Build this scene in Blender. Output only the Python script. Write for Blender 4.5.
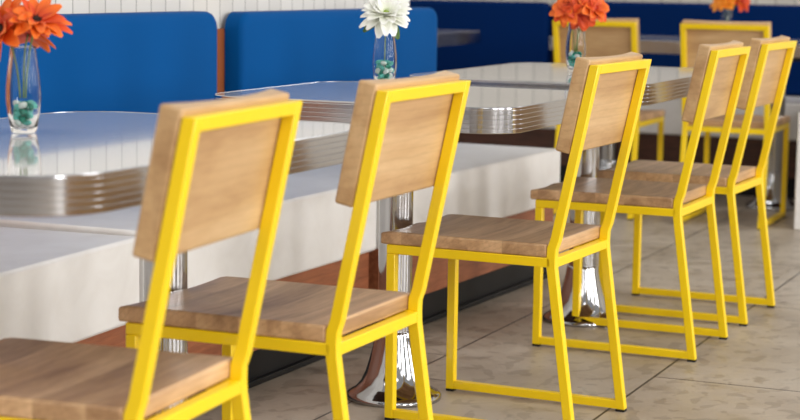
import bpy, bmesh, math, random
from mathutils import Vector, Matrix

C = bpy.context.scene.collection
S = bpy.context.scene
for o in list(bpy.data.objects): bpy.data.objects.remove(o)

# ------------------------------------------------------------------ camera, world, light, exposure
CAM_H, YAW, PITCH, ROLL, FPX = 1.0583, 23.428, 7.379, 0.851, 1830.1
def make_camera():
    yaw, pi, ro = (math.radians(a) for a in (YAW, PITCH, ROLL))
    f = Vector((math.cos(yaw)*math.cos(pi), math.sin(yaw)*math.cos(pi), -math.sin(pi)))
    r = Vector((math.sin(yaw), -math.cos(yaw), 0)); u = r.cross(f)
    r2 = math.cos(ro)*r + math.sin(ro)*u; u2 = -math.sin(ro)*r + math.cos(ro)*u
    cd = bpy.data.cameras.new('camera'); cd.sensor_width = 36; cd.lens = 36*FPX/800
    cd.clip_start = .05; cd.clip_end = 100
    cd.dof.use_dof = True; cd.dof.focus_distance = 4.15; cd.dof.aperture_fstop = 4.6
    co = bpy.data.objects.new('camera', cd); C.objects.link(co)
    co.matrix_world = Matrix(((r2.x, u2.x, -f.x, 0), (r2.y, u2.y, -f.y, 0), (r2.z, u2.z, -f.z, CAM_H), (0, 0, 0, 1)))
    S.camera = co
make_camera()

w = bpy.data.worlds.new('world'); S.world = w; w.use_nodes = True
wn = w.node_tree.nodes; wl = w.node_tree.links; wn.clear()
tc = wn.new('ShaderNodeTexCoord'); sp = wn.new('ShaderNodeSeparateXYZ'); rp = wn.new('ShaderNodeValToRGB')
mr = wn.new('ShaderNodeMapRange'); bg = wn.new('ShaderNodeBackground'); wo = wn.new('ShaderNodeOutputWorld')
mr.inputs[1].default_value = -1; mr.inputs[2].default_value = 1
wl.new(tc.outputs['Generated'], sp.inputs[0]); wl.new(sp.outputs['Z'], mr.inputs[0]); wl.new(mr.outputs[0], rp.inputs[0])
cr = rp.color_ramp
cr.elements[0].position = .45; cr.elements[0].color = (.12, .09, .07, 1)
cr.elements[1].position = 1.0; cr.elements[1].color = (.46, .45, .43, 1)
e = cr.elements.new(.56); e.color = (.34, .32, .30, 1)
e = cr.elements.new(.72); e.color = (.46, .45, .43, 1)
# rows of ceiling lights overhead, seen only as soft light and highlights
def wmath(op, a, b=None):
    n = wn.new('ShaderNodeMath'); n.operation = op
    for i, v in enumerate((a, b)):
        if v is None: continue
        if isinstance(v, (int, float)): n.inputs[i].default_value = v
        else: wl.new(v, n.inputs[i])
    return n.outputs[0]
zc = wmath('MAXIMUM', sp.outputs['Z'], .05)
gu = wmath('LESS_THAN', wmath('FRACT', wmath('ADD', wmath('DIVIDE', sp.outputs['X'], zc), .3)), .30)
gv = wmath('LESS_THAN', wmath('FRACT', wmath('DIVIDE', sp.outputs['Y'], zc)), .30)
lamp = wmath('MULTIPLY', wmath('MULTIPLY', gu, gv), wmath('GREATER_THAN', sp.outputs['Z'], .22))
lamp = wmath('MULTIPLY', lamp, 4.6)
lc = wn.new('ShaderNodeCombineXYZ')
for i in range(3): wl.new(lamp, lc.inputs[i])
ad = wn.new('ShaderNodeVectorMath'); ad.operation = 'ADD'; wl.new(rp.outputs[0], ad.inputs[0]); wl.new(lc.outputs[0], ad.inputs[1])
wl.new(ad.outputs[0], bg.inputs[0]); bg.inputs[1].default_value = 1.0; wl.new(bg.outputs[0], wo.inputs[0])

def area(name, loc, target, sx, sy, power, col):
    d = bpy.data.lights.new(name, 'AREA'); d.shape = 'RECTANGLE'; d.size = sx; d.size_y = sy; d.energy = power; d.color = col
    o = bpy.data.objects.new(name, d); C.objects.link(o); o.location = loc
    o.rotation_euler = (Vector(target)-Vector(loc)).to_track_quat('-Z', 'Y').to_euler()
    return o
for wx in (-1.2, 1.5, 4.2, 6.9): area('window_daylight', (wx, -4.6, 1.9), (wx+.2, 1.6, .7), 1.15, 2.4, 112, (1, .985, .96))
area('window_daylight_rear', (-2.0, -1.0, 2.4), (4.0, 2.0, .5), 2.5, 1.8, 34, (1, .98, .95))

S.view_settings.view_transform = 'Standard'; S.view_settings.look = 'None'
S.view_settings.gamma = 1; S.view_settings.use_curve_mapping = False
S.view_settings.exposure = 0.0

# ------------------------------------------------------------------ materials
def lin(r, g, b):
    f = lambda c: (c/255/12.92) if c/255 <= .04045 else ((c/255+.055)/1.055)**2.4
    return (f(r), f(g), f(b), 1)
def mat(name, col, rough=.5, metal=0, spec=.5, coat=0, trans=0, ior=1.5):
    m = bpy.data.materials.new(name); m.use_nodes = True
    b = m.node_tree.nodes['Principled BSDF']
    b.inputs['Base Color'].default_value = col; b.inputs['Roughness'].default_value = rough
    b.inputs['Metallic'].default_value = metal; b.inputs['Specular IOR Level'].default_value = spec
    b.inputs['Coat Weight'].default_value = coat; b.inputs['Coat Roughness'].default_value = .05
    b.inputs['Transmission Weight'].default_value = trans; b.inputs['IOR'].default_value = ior
    return m
class NT:
    def __init__(s, m): s.t = m.node_tree; s.n = s.t.nodes; s.b = s.n['Principled BSDF']
    def add(s, ty, **k):
        n = s.n.new('ShaderNode'+ty)
        for a, v in k.items(): setattr(n, a, v)
        return n
    def link(s, a, b): s.t.links.new(a, b)
    def coord(s, scale=(1, 1, 1), loc=(0, 0, 0), kind='Object', rnd=False):
        t = s.add('TexCoord'); m = s.add('Mapping'); m.inputs['Scale'].default_value = scale; m.inputs['Location'].default_value = loc
        src = t.outputs[kind]
        if rnd:
            oi = s.add('ObjectInfo'); a = s.add('VectorMath', operation='MULTIPLY_ADD')
            cx = s.add('CombineXYZ')
            for i in range(3): s.link(oi.outputs['Random'], cx.inputs[i])
            s.link(cx.outputs[0], a.inputs[0]); a.inputs[1].default_value = (3.1, 0.37, 0.11); s.link(src, a.inputs[2]); src = a.outputs[0]
        s.link(src, m.inputs[0]); return m.outputs[0]
    def noise(s, vec, scale, detail=3, rough=.5, dist=0):
        n = s.add('TexNoise'); n.inputs['Scale'].default_value = scale; n.inputs['Detail'].default_value = detail
        n.inputs['Roughness'].default_value = rough; n.inputs['Distortion'].default_value = dist
        s.link(vec, n.inputs['Vector']); return n.outputs['Fac']
    def ramp(s, fac, stops):
        r = s.add('ValToRGB'); e = r.color_ramp.elements
        e[0].position, e[0].color = stops[0]; e[1].position, e[1].color = stops[-1]
        for p, c in stops[1:-1]:
            x = e.new(p); x.color = c
        s.link(fac, r.inputs[0]); return r.outputs[0]
    def mix(s, a, b, fac, mode='MIX'):
        m = s.add('Mix', data_type='RGBA', blend_type=mode)
        for sock, v in ((m.inputs[6], a), (m.inputs[7], b), (m.inputs[0], fac)):
            if isinstance(v, (int, float, tuple)): sock.default_value = v
            else: s.link(v, sock)
        return m.outputs[2]
    def bump(s, h, strength=.2, dist=.002):
        b = s.add('Bump'); b.inputs['Strength'].default_value = strength; b.inputs['Distance'].default_value = dist
        s.link(h, b.inputs['Height']); s.link(b.outputs[0], s.b.inputs['Normal'])

def wood(name, dark, mid, light, stave=.085, rough=.42, contrast=1.0, ringscale=26):
    """boards glued side by side, grain along local X, so growth rings show on the ends"""
    m = mat(name, mid, rough, coat=.15); t = NT(m); t.b.inputs['Coat Roughness'].default_value = .25
    v = t.coord(rnd=True)
    sep = t.add('SeparateXYZ'); t.link(v, sep.inputs[0])
    d = t.add('Math', operation='DIVIDE'); t.link(sep.outputs['Y'], d.inputs[0]); d.inputs[1].default_value = stave
    fl = t.add('Math', operation='FLOOR'); t.link(d.outputs[0], fl.inputs[0])
    wh = t.add('TexWhiteNoise', noise_dimensions='1D'); t.link(fl.outputs[0], wh.inputs['W'])
    off = t.add('VectorMath', operation='MULTIPLY_ADD'); t.link(wh.outputs['Color'], off.inputs[0])
    off.inputs[1].default_value = (5, .16, .12); t.link(v, off.inputs[2])
    mp = t.add('Mapping'); mp.inputs['Scale'].default_value = (.09, 1, 1); t.link(off.outputs[0], mp.inputs[0])
    wv = t.add('TexWave', wave_type='RINGS', rings_direction='X', wave_profile='SAW'); t.link(mp.outputs[0], wv.inputs['Vector'])
    wv.inputs['Scale'].default_value = ringscale; wv.inputs['Distortion'].default_value = 3.0
    wv.inputs['Detail'].default_value = 2; wv.inputs['Detail Scale'].default_value = 3
    mp2 = t.add('Mapping'); mp2.inputs['Scale'].default_value = (.16, 1, 1); t.link(off.outputs[0], mp2.inputs[0])
    n1 = t.noise(mp2.outputs[0], 14, 4, .6, .4); n2 = t.noise(mp2.outputs[0], 150, 2, .6)
    c = t.ramp(n1, [(.30, dark), (.5, mid), (.70, light)])
    rings = t.ramp(wv.outputs['Fac'], [(.0, (.80, .76, .72, 1)), (.35, (1, 1, 1, 1)), (1, (1.0, .99, .98, 1))])
    c = t.mix(c, rings, .55*contrast, 'MULTIPLY')
    fine = t.ramp(n2, [(.3, (.86, .84, .82, 1)), (.6, (1, 1, 1, 1))])
    c = t.mix(c, fine, .6*contrast, 'MULTIPLY')
    st = t.ramp(wh.outputs['Value'], [(0, (.82, .80, .78, 1)), (1, (1.08, 1.08, 1.08, 1))])
    c = t.mix(c, st, .8*contrast, 'MULTIPLY')
    t.link(c, t.b.inputs['Base Color']); t.bump(n2, .08, .001)
    return m

M = {}
M['yellow'] = mat('yellow_powder_coat', lin(252, 214, 6), .38, coat=.2)
t = NT(M['yellow']); t.bump(t.noise(t.coord(), 260, 2), .05, .0005)
M['seat_wood'] = wood('seat_wood', lin(156, 118, 82), lin(200, 160, 118), lin(226, 188, 144), contrast=1.15)
M['back_wood'] = wood('backrest_wood', lin(178, 138, 94), lin(202, 164, 117), lin(218, 184, 138), stave=.30, contrast=.75, ringscale=18)
M['pad'] = mat('black_rubber', lin(18, 18, 18), .6)
M['chrome'] = mat('chrome', (.46, .46, .47, 1), .09, metal=1)
M['edge_metal'] = mat('ribbed_metal_edging', (.58, .58, .60, 1), .17, metal=1)
M['laminate'] = mat('white_laminate', lin(224, 224, 224), .10, coat=.75)
t = NT(M['laminate']); n = t.noise(t.coord(), 300, 2)
t.link(t.ramp(n, [(.3, lin(214, 214, 215)), (.6, lin(226, 226, 226))]), t.b.inputs['Base Color'])
M['underside'] = mat('brown_board', lin(84, 52, 34), .6)
M['bench_white'] = mat('white_solid_surface', lin(240, 238, 235), .3)
t = NT(M['bench_white']); n = t.noise(t.coord(), 9, 5, .6, .6)
t.link(t.ramp(n, [(.3, lin(234, 231, 228)), (.6, lin(242, 240, 238))]), t.b.inputs['Base Color'])
M['bench_wood'] = mat('red_brown_wood', lin(150, 88, 58), .4)
t = NT(M['bench_wood']); n = t.noise(t.coord((1.2, 10, 10)), 7, 4, .6, .5)
t.link(t.ramp(n, [(.3, lin(126, 70, 44)), (.7, lin(168, 102, 68))]), t.b.inputs['Base Color'])
M['black'] = mat('black_kickboard', lin(17, 17, 19), .5, spec=.3)
M['back_board'] = mat('orange_brown_board', lin(150, 82, 40), .4)
M['blue'] = mat('blue_vinyl', lin(0, 78, 143), .6, spec=.07)
t = NT(M['blue']); t.bump(t.noise(t.coord(), 420, 3), .06, .0006)
M['navy'] = mat('navy_vinyl', lin(0, 33, 84), .7, spec=.05)
M['dark_wood'] = mat('dark_brown_wood', lin(74, 42, 28), .5)
t = NT(M['dark_wood']); n = t.noise(t.coord((10, 1.2, 10)), 7, 3)
t.link(t.ramp(n, [(.3, lin(60, 34, 22)), (.7, lin(88, 50, 34))]), t.b.inputs['Base Color'])
M['glass'] = mat('clear_glass', (1, 1, 1, 1), .0, trans=1, ior=1.22)
M['bead_teal'] = mat('teal_glass', lin(112, 212, 200), .1, trans=.4, ior=1.3)
M['bead_green'] = mat('green_glass', lin(40, 150, 126), .1, trans=.35, ior=1.3)
M['bead_white'] = mat('milky_glass', lin(226, 240, 236), .15, trans=.3, ior=1.3)
def petal_mat(name, base, tip):
    m = mat(name, base, .55); t = NT(m)
    uv = t.add('TexCoord'); s2 = t.add('SeparateXYZ'); t.link(uv.outputs['UV'], s2.inputs[0])
    t.link(t.ramp(s2.outputs['X'], [(.1, base), (.95, tip)]), t.b.inputs['Base Color'])
    t.b.inputs['Subsurface Weight'].default_value = .0
    return m
M['petal_orange'] = petal_mat('orange_silk_petal', lin(206, 60, 10), lin(238, 112, 18))
M['petal_red'] = petal_mat('red_orange_silk_petal', lin(190, 44, 8), lin(226, 82, 16))
M['petal_amber'] = petal_mat('amber_silk_petal', lin(226, 110, 10), lin(250, 160, 30))
M['petal_white'] = petal_mat('white_silk_petal', lin(232, 236, 214), lin(246, 246, 242))
M['green'] = mat('green_leaf', lin(70, 104, 42), .5)
M['stamen'] = mat('flower_eye_brown', lin(42, 26, 16), .7)
M['stamen_green'] = mat('flower_eye_green', lin(150, 176, 66), .6)
M['stem'] = mat('stem_green', lin(104, 126, 60), .5)

def boards(name, horiz, spacing, c1, c2, cg, off=0.0):
    """vertical tongue-and-groove boards; horiz is the axis the boards repeat along"""
    m = mat(name, c1, .45); t = NT(m); v = t.coord()
    s2 = t.add('SeparateXYZ'); t.link(v, s2.inputs[0])
    a = t.add('Math', operation='MULTIPLY_ADD'); t.link(s2.outputs[horiz], a.inputs[0]); a.inputs[1].default_value = 1/spacing; a.inputs[2].default_value = off
    fr = t.add('Math', operation='FRACT'); t.link(a.outputs[0], fr.inputs[0])
    g = t.add('Math', operation='LESS_THAN'); t.link(fr.outputs[0], g.inputs[0]); g.inputs[1].default_value = .05
    fl = t.add('Math', operation='FLOOR'); t.link(a.outputs[0], fl.inputs[0])
    wh = t.add('TexWhiteNoise', noise_dimensions='1D'); t.link(fl.outputs[0], wh.inputs['W'])
    c = t.mix(c1, c2, wh.outputs['Value']); c = t.mix(c, cg, g.outputs[0])
    t.link(c, t.b.inputs['Base Color']); return m
M['wall_left'] = boards('white_wall_boards', 'X', .075, lin(222, 219, 214), lin(214, 211, 206), lin(150, 147, 142))
M['wall_far'] = boards('cream_wall_boards', 'Y', .10, lin(214, 208, 198), lin(206, 200, 190), lin(140, 134, 126))

def floor_mat():
    m = mat('etched_concrete_tiles', lin(150, 138, 124), .36); t = NT(m)
    v = t.coord((1, 1, 1), (-4.665, -1.275, 0))
    br = t.add('TexBrick', offset=.25, offset_frequency=2, squash=1, squash_frequency=2); t.link(v, br.inputs['Vector'])
    br.inputs['Scale'].default_value = 1; br.inputs['Brick Width'].default_value = 1.196; br.inputs['Row Height'].default_value = .598
    br.inputs['Mortar Size'].default_value = .0036; br.inputs['Mortar Smooth'].default_value = .1
    br.inputs['Color1'].default_value = (.93, .93, .93, 1); br.inputs['Color2'].default_value = (1.05, 1.04, 1.03, 1); br.inputs['Mortar'].default_value = (1, 1, 1, 1)
    n1 = t.noise(v, 2.2, 5, .6, .3)
    n2 = t.noise(v, 11, 5, .62, .8)
    n3 = t.noise(t.coord((.8, 1, 1), (3, 7, 0)), 17, 2, .45, .5)
    n4 = t.noise(v, 160, 2)
    c = t.ramp(n1, [(.3, lin(158, 143, 126)), (.5, lin(177, 164, 148)), (.7, lin(194, 182, 167))])
    c = t.mix(c, t.ramp(n2, [(.34, (.66, .64, .62, 1)), (.46, (.97, .97, .97, 1)), (.62, (1.0, 1.0, 1.0, 1)), (.74, (1.12, 1.12, 1.13, 1))]), .75, 'MULTIPLY')
    c = t.mix(c, t.ramp(n3, [(.55, (1, 1, 1, 1)), (.59, (.72, .70, .68, 1))]), .75, 'MULTIPLY')
    c = t.mix(c, t.ramp(n4, [(.3, (.90, .90, .90, 1)), (.6, (1, 1, 1, 1))]), .5, 'MULTIPLY')
    c = t.mix(c, br.outputs['Color'], 1.0, 'MULTIPLY')
    c = t.mix(c, lin(52, 46, 42), br.outputs['Fac'])
    t.link(c, t.b.inputs['Base Color'])
    t.link(t.ramp(n2, [(.3, (.30, .30, .30, 1)), (.7, (.50, .50, .50, 1))]), t.b.inputs['Roughness'])
    return m
M['floor'] = floor_mat()

# ------------------------------------------------------------------ mesh helpers
def link_mesh(name, bm, m, parent=None, bevel=0, seg=2, smooth=False, subsurf=0):
    bmesh.ops.recalc_face_normals(bm, faces=bm.faces)
    me = bpy.data.meshes.new(name); bm.to_mesh(me); bm.free()
    for x in (m if isinstance(m, (list, tuple)) else [m]): me.materials.append(x)
    o = bpy.data.objects.new(name, me); C.objects.link(o)
    if parent: o.parent = parent
    if bevel:
        b = o.modifiers.new('bevel', 'BEVEL'); b.width = bevel; b.segments = seg; b.limit_method = 'ANGLE'; b.angle_limit = math.radians(40)
    if subsurf:
        s2 = o.modifiers.new('subsurf', 'SUBSURF'); s2.levels = subsurf; s2.render_levels = subsurf
    if smooth or bevel:
        for p in me.polygons: p.use_smooth = True
        if not smooth:
            me.set_sharp_from_angle(angle=math.radians(35)) if hasattr(me, 'set_sharp_from_angle') else None
    return o
def box(bm, x0, x1, y0, y1, z0, z1):
    v = [bm.verts.new(p) for p in ((x0, y0, z0), (x1, y0, z0), (x1, y1, z0), (x0, y1, z0), (x0, y0, z1), (x1, y0, z1), (x1, y1, z1), (x0, y1, z1))]
    for f in ((0, 1, 2, 3), (4, 5, 6, 7), (0, 1, 5, 4), (1, 2, 6, 5), (2, 3, 7, 6), (3, 0, 4, 7)): bm.faces.new([v[i] for i in f])
    return bm
def B(*a): return box(bmesh.new(), *a)
def prism_x(bm, poly, x0, x1):
    """polygon of (y,z) extruded along x"""
    a = [bm.verts.new((x0, y, z)) for y, z in poly]; b = [bm.verts.new((x1, y, z)) for y, z in poly]
    n = len(poly); bm.faces.new(a); bm.faces.new(b)
    for i in range(n): bm.faces.new((a[i], a[(i+1) % n], b[(i+1) % n], b[i]))
    return bm
def offset_line(pts, t):
    out = []
    for i, p in enumerate(pts):
        a = Vector(pts[max(i-1, 0)]); b = Vector(pts[min(i+1, len(pts)-1)]); d = (b-a).normalized(); n = Vector((d.y, -d.x))
        out.append((p[0]+n.x*t, p[1]+n.y*t))
    return out
def lathe(bm, prof, seg=48, cap=True):
    rings = []
    for r, z in prof:
        rings.append([bm.verts.new((r*math.cos(2*math.pi*i/seg), r*math.sin(2*math.pi*i/seg), z)) for i in range(seg)])
    for a, b in zip(rings, rings[1:]):
        for i in range(seg): bm.faces.new((a[i], a[(i+1) % seg], b[(i+1) % seg], b[i]))
    if cap: bm.faces.new(rings[0]); bm.faces.new(rings[-1])
    return bm
def rrect(x0, x1, y0, y1, r, off, n=10):
    pts = []; r2 = r+off
    for cx, cy, a0 in ((x1-r, y1-r, 0), (x0+r, y1-r, 90), (x0+r, y0+r, 180), (x1-r, y0+r, 270)):
        for i in range(n+1):
            a = math.radians(a0+90*i/n); pts.append((cx+r2*math.cos(a), cy+r2*math.sin(a)))
    return pts
def loft(bm, rects, closed=True):
    rings = [[bm.verts.new((x, y, z)) for x, y in pts] for pts, z in rects]
    n = len(rings[0])
    for a, b in zip(rings, rings[1:]):
        for i in range(n): bm.faces.new((a[i], a[(i+1) % n], b[(i+1) % n], b[i]))
    if closed: bm.faces.new(rings[0]); bm.faces.new(rings[-1])
    return bm
def empty(name, loc=(0, 0, 0), rz=0):
    o = bpy.data.objects.new(name, None); C.objects.link(o); o.location = loc; o.rotation_euler = (0, 0, rz); o.empty_display_size = .1
    return o
def tag(o, label, cat, group=None):
    o['label'] = label; o['category'] = cat
    if group: o['group'] = group
    return o
def copy_tree(o, parent=None):
    c = o.copy(); C.objects.link(c); c.parent = parent
    for k in [k for k in bpy.data.objects if k.parent == o]: copy_tree(k, c)
    return c
def struct(o): o['kind'] = 'structure'; return o

# ------------------------------------------------------------------ the room
BA = math.radians(-1.8)          # the banquette and its wall run slightly off the chair row
BX, BY = 3.7, 2.145
def bench_xy(x, y): return (BX+(x-BX)*math.cos(BA)-y*math.sin(BA), BY+(x-BX)*math.sin(BA)+y*math.cos(BA))

struct(link_mesh('floor', B(-4, 14, -5, 7.5, -.08, 0), M['floor']))
wl_o = struct(link_mesh('wall_left', B(-4.7, 2.47, .588, .73, 0, 3.0), M['wall_left']))
wl_o.location = (BX, BY, 0); wl_o.rotation_euler = (0, 0, BA)
struct(link_mesh('wall_far', B(9.42, 9.56, -5, 7.5, 0, 3.0), M['wall_far']))

# ------------------------------------------------------------------ banquettes
BENCH_ROT = math.radians(-2.8)
def place_bench(o): o.location = (BX, BY, 0); o.rotation_euler = (0, 0, BA)
def bench(x0, x1, top, label, rot=None, dy=0):
    e = empty('banquette_bench'); place_bench(e)
    e.rotation_euler = (0, 0, rot if rot is not None else BENCH_ROT)
    e.location.y += dy
    tag(e, label, 'bench')
    x0 -= BX; x1 -= BX
    link_mesh('seat_block', B(x0, x1, 0, .52, .265, top), M['bench_white'], e, bevel=.009, seg=3)
    link_mesh('base_panel', B(x0+.0, x1-.02, .015, .51, .095, .265), M['bench_wood'], e, bevel=.002)
    k = link_mesh('kick_board', B(x0+.0, x1-.02, .034, .51, 0, .095), M['black'], e, bevel=.002)
    link_mesh('kick_moulding', B(x0+.0, x1-.02, .018, .034, 0, .016), M['black'], k, bevel=.003)
    return e
bench(1.0, 3.525, .459, 'white banquette bench section beside the nearest table, slightly lower with a seam at its end', math.radians(3), .03)
bench(3.533, 4.755, .469, 'middle white banquette bench section, ending behind the column of the white flower table', math.radians(-1.2), .008)
bench(4.77, 6.10, .455, 'white banquette bench section with the open far end, behind the sharply focused chair')
link_mesh_board = tag(link_mesh('backing_board', B(-1.9, 2.46, .572, .586, .48, .885), M['back_board']), 'orange brown wooden board seen in the gap between the two bright blue back cushions', 'board')
place_bench(link_mesh_board)

def cushion(x0, x1, z0, z1, y0, y1, m, label, group=None, rad=.028):
    """padded back with rounded corners: rounded outline in x-z, softened edges towards the front"""
    bm = bmesh.new(); w2 = (x1-x0)/2; h2 = (z1-z0)/2; cx = (x0+x1)/2; cz = (z0+z1)/2
    pro = [(0, y1), (0, y0+.022), (-.004, y0+.010), (-.012, y0+.003), (-.022, y0)]
    rings = []
    for off, y in pro:
        pts = rrect(cx-w2, cx+w2, cz-h2, cz+h2, rad+.022, off, 8); rings.append([bm.verts.new((a, y, b)) for a, b in pts])
    n = len(rings[0])
    for a, b in zip(rings, rings[1:]):
        for i in range(n): bm.faces.new((a[i], a[(i+1) % n], b[(i+1) % n], b[i]))
    bm.faces.new(rings[0]); bm.faces.new(rings[-1])
    o = link_mesh('back_cushion', bm, m, smooth=True)
    o.data.set_sharp_from_angle(angle=math.radians(50))
    return tag(o, label, 'back cushion', group)
c1 = cushion(3.645-BX, 4.69-BX, .471, .940, .505, .570, M['blue'], 'bright blue vinyl back cushion against the white wall behind the nearest table'); place_bench(c1)
c2 = cushion(4.825-BX, 6.255-BX, .471, .935, .505, .570, M['blue'], 'bright blue vinyl back cushion behind the white flower, the longer of the two bright ones'); place_bench(c2)

# far seating along the far wall
fb = empty('banquette_bench', (8.80, 0, 0)); tag(fb, 'white banquette bench along the far wall behind the far chairs', 'bench')
link_mesh('seat_block', B(0, .50, 1.2, 4.6, .285, .468), M['bench_white'], fb, bevel=.01)
link_mesh('base_panel', B(.02, .50, 1.2, 4.6, .10, .285), M['dark_wood'], fb)
link_mesh('kick_board', B(.05, .50, 1.2, 4.6, 0, .10), M['black'], fb)
bb = link_mesh('backing_board', B(9.395, 9.415, 1.0, 4.7, .2, .90), M['dark_wood']); tag(bb, 'brown wooden board behind the navy back cushions at the far wall', 'board')
def far_cushion(ya, yb, z1, label):
    o = cushion(ya, yb, .470, z1, 0, .09, M['navy'], label); o.rotation_euler = (0, 0, -math.pi/2)
    # local x -> world -y, local y -> world x
    o.location = (9.30, 0, 0); o.rotation_euler = (0, 0, math.radians(90)); return o
def far_cushion(ya, yb, z1, label):
    o = cushion(-yb, -ya, .470, z1, 0, .09, M['navy'], label)
    o.rotation_euler = (0, 0, math.radians(-90)); o.location = (9.30, 0, 0); return o
far_cushion(3.19, 4.10, .914, 'dark navy back cushion at the far left, behind the small far table')
far_cushion(1.30, 3.115, .925, 'dark navy back cushion along the far wall above the far chairs, right of the gap')
# white bench end at the right edge
we = link_mesh('partition_panel', B(7.74, 8.78, 1.36, 1.53, 0, .50), M['bench_white'], bevel=.006); tag(we, 'white low panel at the right edge beside the far chairs', 'panel')

# ------------------------------------------------------------------ tables
def table(x0, x1, y0, y1, cols, label, top=.765, r=.11, rz=0, name='diner_table'):
    cx, cy = (x0+x1)/2, (y0+y1)/2
    e = empty(name, (cx, cy, 0), rz); tag(e, label, 'table')
    X0, X1, Y0, Y1 = x0-cx, x1-cx, y0-cy, y1-cy
    loft_top = loft(bmesh.new(), [(rrect(X0, X1, Y0, Y1, r, -.006), top-.03), (rrect(X0, X1, Y0, Y1, r, -.006), top)])
    link_mesh('tabletop', loft_top, M['laminate'], e)
    prof = [(-.0055, top-.001), (-.003, top+.0006), (-.0005, top-.001), (0, top-.005)]
    z = top-.006; hb = .058; n = 5; zb = top-hb
    st = (z-zb)/n
    for i in range(n):
        a = z-i*st
        prof += [(-.0002, a-.0003), (.0004, a-.0011), (.0004, a-st+.0011), (-.0002, a-st+.0003)]
    prof += [(-.0005, zb), (-.004, zb-.001), (-.0058, zb)]
    bm = bmesh.new(); loft(bm, [(rrect(X0, X1, Y0, Y1, r, o), zz) for o, zz in prof], closed=False)
    ed = link_mesh('edge_band', bm, M['edge_metal'], e, smooth=True); ed['label'] = 'ribbed metal edge band'
    ed.data.set_sharp_from_angle(angle=math.radians(18))
    link_mesh('underside_panel', loft(bmesh.new(), [(rrect(X0, X1, Y0, Y1, r, -.008), zb+.004), (rrect(X0, X1, Y0, Y1, r, -.008), top-.031)]), M['underside'], e)
    for px, py in cols:
        bm = lathe(bmesh.new(), [(.0425, .16), (.0425, top-.075)], 40)
        c = link_mesh('column', bm, M['chrome'], e, smooth=True); c.data.set_sharp_from_angle(angle=math.radians(50)); c['label'] = 'chrome column'
        c.location = (px-cx, py-cy, 0)
        pr = [(.120, 0), (.121, .008), (.116, .015), (.108, .019), (.095, .028), (.082, .044), (.071, .068), (.062, .098), (.054, .130), (.049, .158), (.0475, .168), (.0455, .172), (.043, .172)]
        b2 = link_mesh('base', lathe(bmesh.new(), pr, 56), M['chrome'], c, smooth=True); b2['label'] = 'flared chrome trumpet foot'
        pl = link_mesh('mounting_plate', B(-.13, .13, -.13, .13, top-.077, top-.060), M['black'], c, bevel=.003)
    return e
table(2.14, 3.24, 1.44, 2.14, [(3.02, 1.80), (2.36, 1.80)], 'nearest table, cut by the left edge, with the orange flower vase and ribbed metal edge', r=.13)
table(3.78, 4.50, 1.38, 2.16, [(4.13, 1.80)], 'small table in the middle row carrying the vase with the white flower', r=.095)
table(4.81, 5.87, 1.38, 2.10, [(5.347, 1.70)], 'table behind the sharp middle chair, carrying the red orange flower vase')
table(8.27, 8.93, 1.30, 2.86, [(8.45, 1.775), (8.55, 2.60)], 'long far table in front of the far navy bench, behind the two far chairs')
table(8.27, 8.93, 3.41, 4.60, [(8.55, 4.0)], 'far table at the far left, partly hidden by the bright blue cushion', r=.05)

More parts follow.
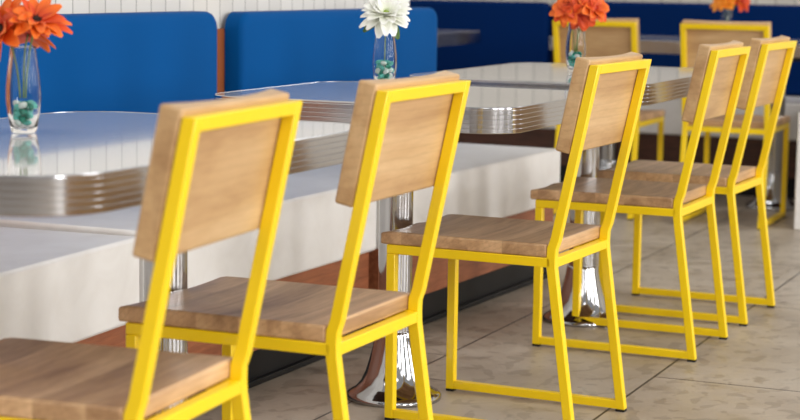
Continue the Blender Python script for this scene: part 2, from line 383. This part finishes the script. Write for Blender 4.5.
# ------------------------------------------------------------------ chairs
W, T = .3767, .022
ZT, YT, ZK, YK, YF = .863, -.0346, .423, .0563, .4804
ZSEAT, ST = .455, .031
CX, CY = W/2, .24
def make_chair():
    root = empty('dining_chair')
    rear = [(0, .006), (YK*.93, ZK-.045)]
    # smooth bend round the kink
    rear += [(YK*.985, ZK-.022), (YK*1.0, ZK-.002), (YK*.985, ZK+.02), (YK-(YK-YT)*.06-.0025, ZK+.04)]
    rear += [(YT, ZT)]
    front = offset_line(rear, -T)
    front = [(2*r[0]-0 - (2*r[0]-f[0]), f[1]) if False else f for r, f in zip(rear, front)]
    # make sure the offset is towards the table (+y)
    if front[1][0] < rear[1][0]: front = offset_line(rear, T)
    front[0] = (front[0][0], .006); front[-1] = (front[-1][0], ZT)
    sh = lambda pts: [(y-CY, z) for y, z in pts]
    frame_parts = []
    for side, xx in ((0, -CX), (1, CX-T)):
        bm = prism_x(bmesh.new(), sh(rear+front[::-1]), xx, xx+T)
        u = link_mesh('rear_upright', bm, M['yellow'], root, bevel=.002)
        link_mesh('foot_cap', B(xx+.001, xx+T-.001, .001-CY, .023-CY, 0, .006), M['pad'], u)
        l = link_mesh('front_leg', B(xx, xx+T, YF-T-CY, YF-CY, .006, .402), M['yellow'], root, bevel=.002)
        link_mesh('foot_cap', B(xx+.001, xx+T-.001, YF-T+.001-CY, YF-.001-CY, 0, .006), M['pad'], l)
        link_mesh('floor_runner', B(xx+.0005, xx+T-.0005, .018-CY, YF-T-CY, .0065, .0275), M['yellow'], root, bevel=.002)
        link_mesh('side_rail', B(xx+.0, xx+T, YK+.012-CY, YF-CY, .402, .424), M['yellow'], root, bevel=.002)
    link_mesh('front_rail', B(-CX+T, CX-T, YF-T-CY, YF-CY, .402, .424), M['yellow'], root, bevel=.002)
    link_mesh('rear_rail', B(-CX+T, CX-T, YK-CY+.001, YK+T-CY+.001, .401, .423), M['yellow'], root, bevel=.002)
    # top rail follows the rake
    d = Vector((YT-YK, ZT-ZK)).normalized(); n = Vector((d.y, -d.x))
    p0 = Vector((YT, ZT)); q = [p0, p0+n*T, p0+n*T-d*T, p0-d*T]
    q = [(a.x-CY, min(a.y, ZT)) for a in q]
    link_mesh('top_rail', prism_x(bmesh.new(), q, -CX+T-.001, CX-T+.001), M['yellow'], root, bevel=.002)
    # seat: saddle-shaped slab
    bm = bmesh.new(); nx, ny = 20, 22
    y0, y1 = .078, .497
    top = {}; bot = {}
    for i in range(nx+1):
        for j in range(ny+1):
            s = i/nx; v = j/ny
            wide = 1.0
            if v < .02: wide = 1.0
            yy = y0+(y1-y0)*v
            hx = CX if yy > .084 else CX
            x = (-hx+2*hx*s)*wide; y = yy-CY
            u = abs(2*s-1)
            dish = max(0, 1-u**2.6)*(math.sin(math.pi*min(1, max(0, (v*1.0)))**.85)*.6+.4*(v**3 if v > .3 else v**3))*.011
            two = .5+.5*math.cos(3*math.pi*(2*s-1)/1.0*.0)
            ridge = .004*math.exp(-((2*s-1)/.22)**2)*max(0, (v-.55)/.45)
            water = -.004*max(0, (v-.93)/.07)**2
            z = ZSEAT-dish*1.0+ridge+water
            top[i, j] = bm.verts.new((x, y, z)); bot[i, j] = bm.verts.new((x, y, ZSEAT-ST+.0002))
    for i in range(nx):
        for j in range(ny):
            bm.faces.new((top[i, j], top[i+1, j], top[i+1, j+1], top[i, j+1])); bm.faces.new((bot[i, j], bot[i, j+1], bot[i+1, j+1], bot[i+1, j]))
    for i in range(nx):
        bm.faces.new((top[i, 0], bot[i, 0], bot[i+1, 0], top[i+1, 0])); bm.faces.new((top[i, ny], top[i+1, ny], bot[i+1, ny], bot[i, ny]))
    for j in range(ny):
        bm.faces.new((top[0, j], top[0, j+1], bot[0, j+1], bot[0, j])); bm.faces.new((top[nx, j], bot[nx, j], bot[nx, j+1], top[nx, j+1]))
    link_mesh('seat', bm, M['seat_wood'], root, bevel=.005, seg=3)
    # backrest slab: flat behind, hollowed in front, leaning with the uprights
    bm = bmesh.new(); nx = 24
    zb = .657; L = (ZT-zb)/abs(d.y)
    def line(t): p = Vector((YK, ZK))+d*t; return p
    tt = (ZT-ZK)/d.y; tb = (zb-ZK)/d.y
    tt += .006
    sec = []
    for i in range(nx+1):
        s = i/nx; x = -CX+2*CX*s; u = 2*s-1
        th = .036-.016*(1-u*u)
        pts = [line(tb)+n*(T+.0004), line(tt)+n*(T+.0004), line(tt)+n*(T+th), line(tb)+n*(T+th)]
        sec.append([bm.verts.new((x, a.x-CY, a.y)) for a in pts])
    for a, b in zip(sec, sec[1:]):
        for k in range(4): bm.faces.new((a[k], a[(k+1) % 4], b[(k+1) % 4], b[k]))
    bm.faces.new(sec[0]); bm.faces.new(sec[-1])
    link_mesh('backrest', bm, M['back_wood'], root, bevel=.005, seg=3)
    return root
def put(o, X, Y, deg, label):
    a = math.radians(deg); o.rotation_euler = (0, 0, a)
    o.location = (X+CX*math.cos(a)-CY*math.sin(a), Y+CX*math.sin(a)+CY*math.cos(a), 0)
    o['label'] = label; o['category'] = 'chair'; o['group'] = 'yellow framed wooden chairs at the tables'
chair = make_chair()
spots = [(2.126, 1.255, 4.3, 'yellow framed wooden chair nearest the camera, blurred and cut by the bottom left corner'),
         (2.790, 1.268, -.25, 'yellow framed wooden chair second from the camera, at the nearest table under the white flower'),
         (3.883, 1.244, -2.2, 'sharply focused yellow framed wooden chair alone at the middle table'),
         (4.894, 1.223, -.5, 'yellow framed wooden chair fourth from the camera, just beyond the sharply focused chair'),
         (5.485, 1.215, -1.4, 'farthest yellow framed wooden chair of the row, touching the right edge of the photo'),
         (7.68, 2.600, -90, 'far yellow framed chair facing the navy bench, behind the red orange flower, seen from behind'),
         (7.65, 2.020, -90, 'far yellow framed chair facing the navy bench, the right one, seen from behind')]
for i, sp_ in enumerate(spots):
    o = chair if i == 0 else copy_tree(chair)
    put(o, *sp_)

# ------------------------------------------------------------------ vases, beads and flowers
TOP = .7658
VP = [(.019, 0), (.022, .0015), (.0245, .012), (.0285, .035), (.0312, .058), (.0308, .08), (.028, .108), (.0245, .132), (.0228, .150), (.0232, .153)]
def make_vase():
    inner = [(r-.0022, max(z, .009)) for r, z in VP[::-1] if z > .004]
    inner = [(VP[-1][0]-.0018, VP[-1][1]+.0002)]+inner[1:]+[(.012, .008)]
    bm = lathe(bmesh.new(), VP+inner, 40)
    return link_mesh('glass_vase', bm, M['glass'], smooth=True)
def blob(name, loc, r, m, sq=(1, 1, .7)):
    bm = bmesh.new(); bmesh.ops.create_icosphere(bm, subdivisions=2, radius=r)
    for v in bm.verts: v.co = Vector((v.co.x*sq[0], v.co.y*sq[1], v.co.z*sq[2]))
    o = link_mesh(name, bm, m, smooth=True); o.location = loc; return o
bead0 = {}
def beads(x, y, z0, seed, where, top=.052):
    rnd = random.Random(seed); placed = []
    tries = 0
    while len(placed) < int(34*top/.052) and tries < 20000:
        tries += 1
        r = .0085
        z = .0095+r*.7+rnd.random()*(top-.016)
        rad = .0185+.010*min(1, z/.045)-r-.0022
        a = rnd.random()*2*math.pi; q = rad*math.sqrt(rnd.random())
        p = Vector((q*math.cos(a), q*math.sin(a), z))
        if all((p-o).length > .0112 for o in placed): placed.append(p)
    for i, p in enumerate(placed):
        k = rnd.choice(['bead_teal', 'bead_teal', 'bead_green', 'bead_white'])
        if k not in bead0: b = bead0[k] = blob('glass_bead', (0, 0, 0), .0085, M[k])
        else: b = bead0[k].copy(); C.objects.link(b)
        b.location = (x+p.x, y+p.y, z0+p.z); b.rotation_euler = (rnd.random()*.8, rnd.random()*.8, rnd.random()*3)
        cname = {'bead_teal': 'pale teal', 'bead_green': 'dark green', 'bead_white': 'milky white'}[k]
        tag(b, '%s glass pebble inside the vase %s' % (cname, where), 'glass pebble', '%s pebbles inside the vase %s' % (cname, where))

def petal_mesh(bm, L, w2, ang, tilt, curl, z0=0, r0=.004, cup=.25, nl=7, nw=4, shape=1.0, tw=0.0):
    uvl = bm.loops.layers.uv.verify()
    ca, sa = math.cos(ang), math.sin(ang); grid = []
    for i in range(nl+1):
        t = i/nl
        wid = w2*(math.sin(math.pi*min(1, (t*.86+.08)))**shape)
        th = tilt+curl*t
        # integrate curve
        if i == 0: rr, zz = r0, z0
        else: rr += L/nl*math.cos(th); zz += L/nl*math.sin(th)
        row = []
        for j in range(nw+1):
            s = 2*j/nw-1
            lat = s*wid; up = cup*wid*s*s+tw*s*wid
            x = rr-up*math.sin(th); z = zz+up*math.cos(th)
            row.append((bm.verts.new((x*ca-lat*sa, x*sa+lat*ca, z)), t))
        grid.append(row)
    for a, b in zip(grid, grid[1:]):
        for j in range(nw):
            f = bm.faces.new((a[j][0], a[j+1][0], b[j+1][0], b[j][0]))
            for lp, tt in zip(f.loops, (a[j][1], a[j+1][1], b[j+1][1], b[j][1])): lp[uvl].uv = (tt, .5)
def solid_petals(name, bm, m, parent):
    o = link_mesh(name, bm, m, parent, smooth=True)
    s2 = o.modifiers.new('solid', 'SOLIDIFY'); s2.thickness = .0006; s2.offset = 0
    return o
def flower(base, head, direction, m, R, n, label, eye='stamen', layers=2, wfac=.20, seed=0, leaves=0, group=None, tilt0=.15, eye_r=.008, shape=.8):
    """a silk flower: stem from base (in the vase) to head; head faces direction"""
    rnd = random.Random(seed)
    root = empty('silk_flower', base); tag(root, label, 'flower', group)
    h = Vector(head)-Vector(base); d = Vector(direction).normalized()
    # stem
    bm = bmesh.new(); pts = []
    P0 = Vector((0, 0, 0)); P1 = Vector((h.x*.10, h.y*.10, h.z*.55)); P2 = h-d*.018; P3 = h
    for i in range(13):
        t = i/12; pts.append((1-t)**3*P0+3*(1-t)**2*t*P1+3*(1-t)*t*t*P2+t**3*P3)
    prev = None
    for i, p in enumerate(pts):
        a = pts[min(i+1, 12)]-pts[max(i-1, 0)]; q = a.to_track_quat('Z', 'Y')
        ring = [bm.verts.new(p+q @ Vector((.0017*math.cos(k*math.pi/4), .0017*math.sin(k*math.pi/4), 0))) for k in range(8)]
        if prev:
            for k in range(8): bm.faces.new((prev[k], prev[(k+1) % 8], ring[(k+1) % 8], ring[k]))
        else: bm.faces.new(ring)
        prev = ring
    bm.faces.new(prev); link_mesh('stem', bm, M['stem'], root, smooth=True)
    rot = d.to_track_quat('Z', 'Y')
    for ly in range(layers):
        k = n if ly == 0 else int(n*.8)
        for i in range(k):
            bm = bmesh.new()
            ang = 2*math.pi*(i+.5*ly)/k+rnd.uniform(-.12, .12)
            L = R*(1-.20*ly)*rnd.uniform(.86, 1.08)
            petal_mesh(bm, L, R*wfac*rnd.uniform(.85, 1.12), ang, tilt0+.38*ly+rnd.uniform(-.12, .16), rnd.uniform(-.55, -.05), z0=.001*ly, r0=.003, cup=.35, shape=shape, tw=rnd.uniform(-.25, .25))
            p = solid_petals('petal', bm, M[m] if rnd.random() < .72 or m != 'petal_orange' else M['petal_red'], root)
            p.location = h; p.rotation_mode = 'QUATERNION'; p.rotation_quaternion = rot
    bm = bmesh.new(); bmesh.ops.create_icosphere(bm, subdivisions=2, radius=eye_r)
    for v in bm.verts: v.co.z *= .55
    # a tuft of short stamens
    for i in range(26):
        a = rnd.random()*6.28; q = eye_r*.95*math.sqrt(rnd.random()); x, y = q*math.cos(a), q*math.sin(a); hh = eye_r*rnd.uniform(.7, 1.25)
        b = .0009; t = [bm.verts.new((x-b, y-b, 0)), bm.verts.new((x+b, y-b, 0)), bm.verts.new((x, y+b, 0)), bm.verts.new((x*1.25, y*1.25, hh))]
        bm.faces.new((t[0], t[1], t[3])); bm.faces.new((t[1], t[2], t[3])); bm.faces.new((t[2], t[0], t[3]))
    ey = link_mesh('flower_eye', bm, M[eye], root); ey.location = h+d*.004; ey.rotation_mode = 'QUATERNION'; ey.rotation_quaternion = rot
    for i in range(leaves):
        bm = bmesh.new(); petal_mesh(bm, R*.95, R*.20, 2*math.pi*i/leaves+.5, -.25, -.3, z0=-.007, cup=.3, shape=.8)
        lf = solid_petals('leaf', bm, M['green'], root); lf.location = h; lf.rotation_mode = 'QUATERNION'; lf.rotation_quaternion = rot
    return root

RV = Vector((math.sin(math.radians(YAW)), -math.cos(math.radians(YAW)), 0))   # to the right in the picture
FV = Vector((-math.cos(math.radians(YAW)), -math.sin(math.radians(YAW)), 0))  # towards the photographer's side
def hd(x, y, z, right, front, up): p = Vector((x, y, z))+RV*right+FV*front; p.z += up; return p
def dr(right, front, up): v = RV*right+FV*front; v.z = up; return v

vA = (2.721, 1.913); vB = (4.25, 1.89); vC = (5.36, 1.745); vD = (8.60, 2.055)
v0 = make_vase(); v0.location = (*vA, TOP); tag(v0, 'clear glass vase with teal pebbles and orange flowers on the nearest table', 'vase', 'glass flower vases on the tables')
for (x, y), lab in ((vB, 'clear glass vase with pebbles and one white flower on the small middle table'),
                    (vC, 'clear glass vase with red orange flowers on the table behind the middle chair'),
                    (vD, 'small looking clear glass vase of amber flowers on the far table')):
    v = v0.copy(); C.objects.link(v); v.location = (x, y, TOP); tag(v, lab, 'vase', 'glass flower vases on the tables')
beads(*vA, TOP, 3, 'on the nearest table'); beads(*vB, TOP, 5, 'with the white flower', .068); beads(*vC, TOP, 8, 'with the red orange flowers', .058)

zt = TOP+.153
def fl(v, base_off, head, direction, *a, **k):
    b = Vector((v[0], v[1], TOP+.062))+RV*base_off; return flower(b, hd(v[0], v[1], zt, *head), dr(*direction), *a, **k)
# near vase: two big orange daisies and a drooping one
fl(vA, .004, (.026, .010, .046), (.35, .60, .95), 'petal_orange', .060, 13, 'orange daisy with a dark eye, the right one in the vase on the nearest table', seed=1, wfac=.185)
fl(vA, -.006, (-.034, .012, .030), (-.55, .75, .45), 'petal_orange', .064, 11, 'orange daisy cut by the left edge, leaning left out of the nearest vase', seed=2, wfac=.22)
fl(vA, .000, (.006, -.018, .020), (.2, -.5, .6), 'petal_orange', .050, 9, 'orange red bloom low at the back of the nearest vase', seed=3, wfac=.28)
# white flower
fl(vB, 0, (.002, .006, .036), (.02, .64, .76), 'petal_white', .070, 16, 'large white daisy with a green eye in the vase on the small middle table', eye='stamen_green', layers=3, seed=4, wfac=.22, leaves=4, tilt0=.05, eye_r=.010)
# red orange cluster
for i, (hx, hf, hu, dx, df, du) in enumerate(((-.032, .008, .034, -.5, .8, .5), (.052, .010, .042, .5, .8, .4), (.012, .020, .026, .0, 1, -.1), (.014, -.012, .060, 0, .5, .9))):
    fl(vC, (i-1.5)*.003, (hx, hf, hu), (dx, df, du), 'petal_red' if i == 2 else 'petal_orange', .055, 9,
       ['red orange bloom leaning left in the vase behind the middle chair', 'orange bloom leaning right in the vase behind the middle chair',
        'red orange bloom drooping over the rim of the vase behind the middle chair', 'orange bloom at the top of the vase behind the middle chair'][i], seed=10+i, wfac=.30, eye='petal_red')
# far vase
for i, (hx, hf, hu, dx, df, du, m) in enumerate(((-.026, .008, .030, -.5, .8, .5, 'petal_amber'), (.058, .010, .036, .5, .8, .4, 'petal_red'), (.004, .012, .040, .0, .8, .6, 'petal_amber'))):
    fl(vD, (i-1)*.003, (hx, hf, hu), (dx, df, du), m, .062, 9,
       ['amber bloom leaning left in the far vase', 'red orange bloom leaning right in the far vase', 'amber bloom at the top of the far vase'][i], seed=20+i, wfac=.26, eye='petal_red', leaves=2 if i == 1 else 0)
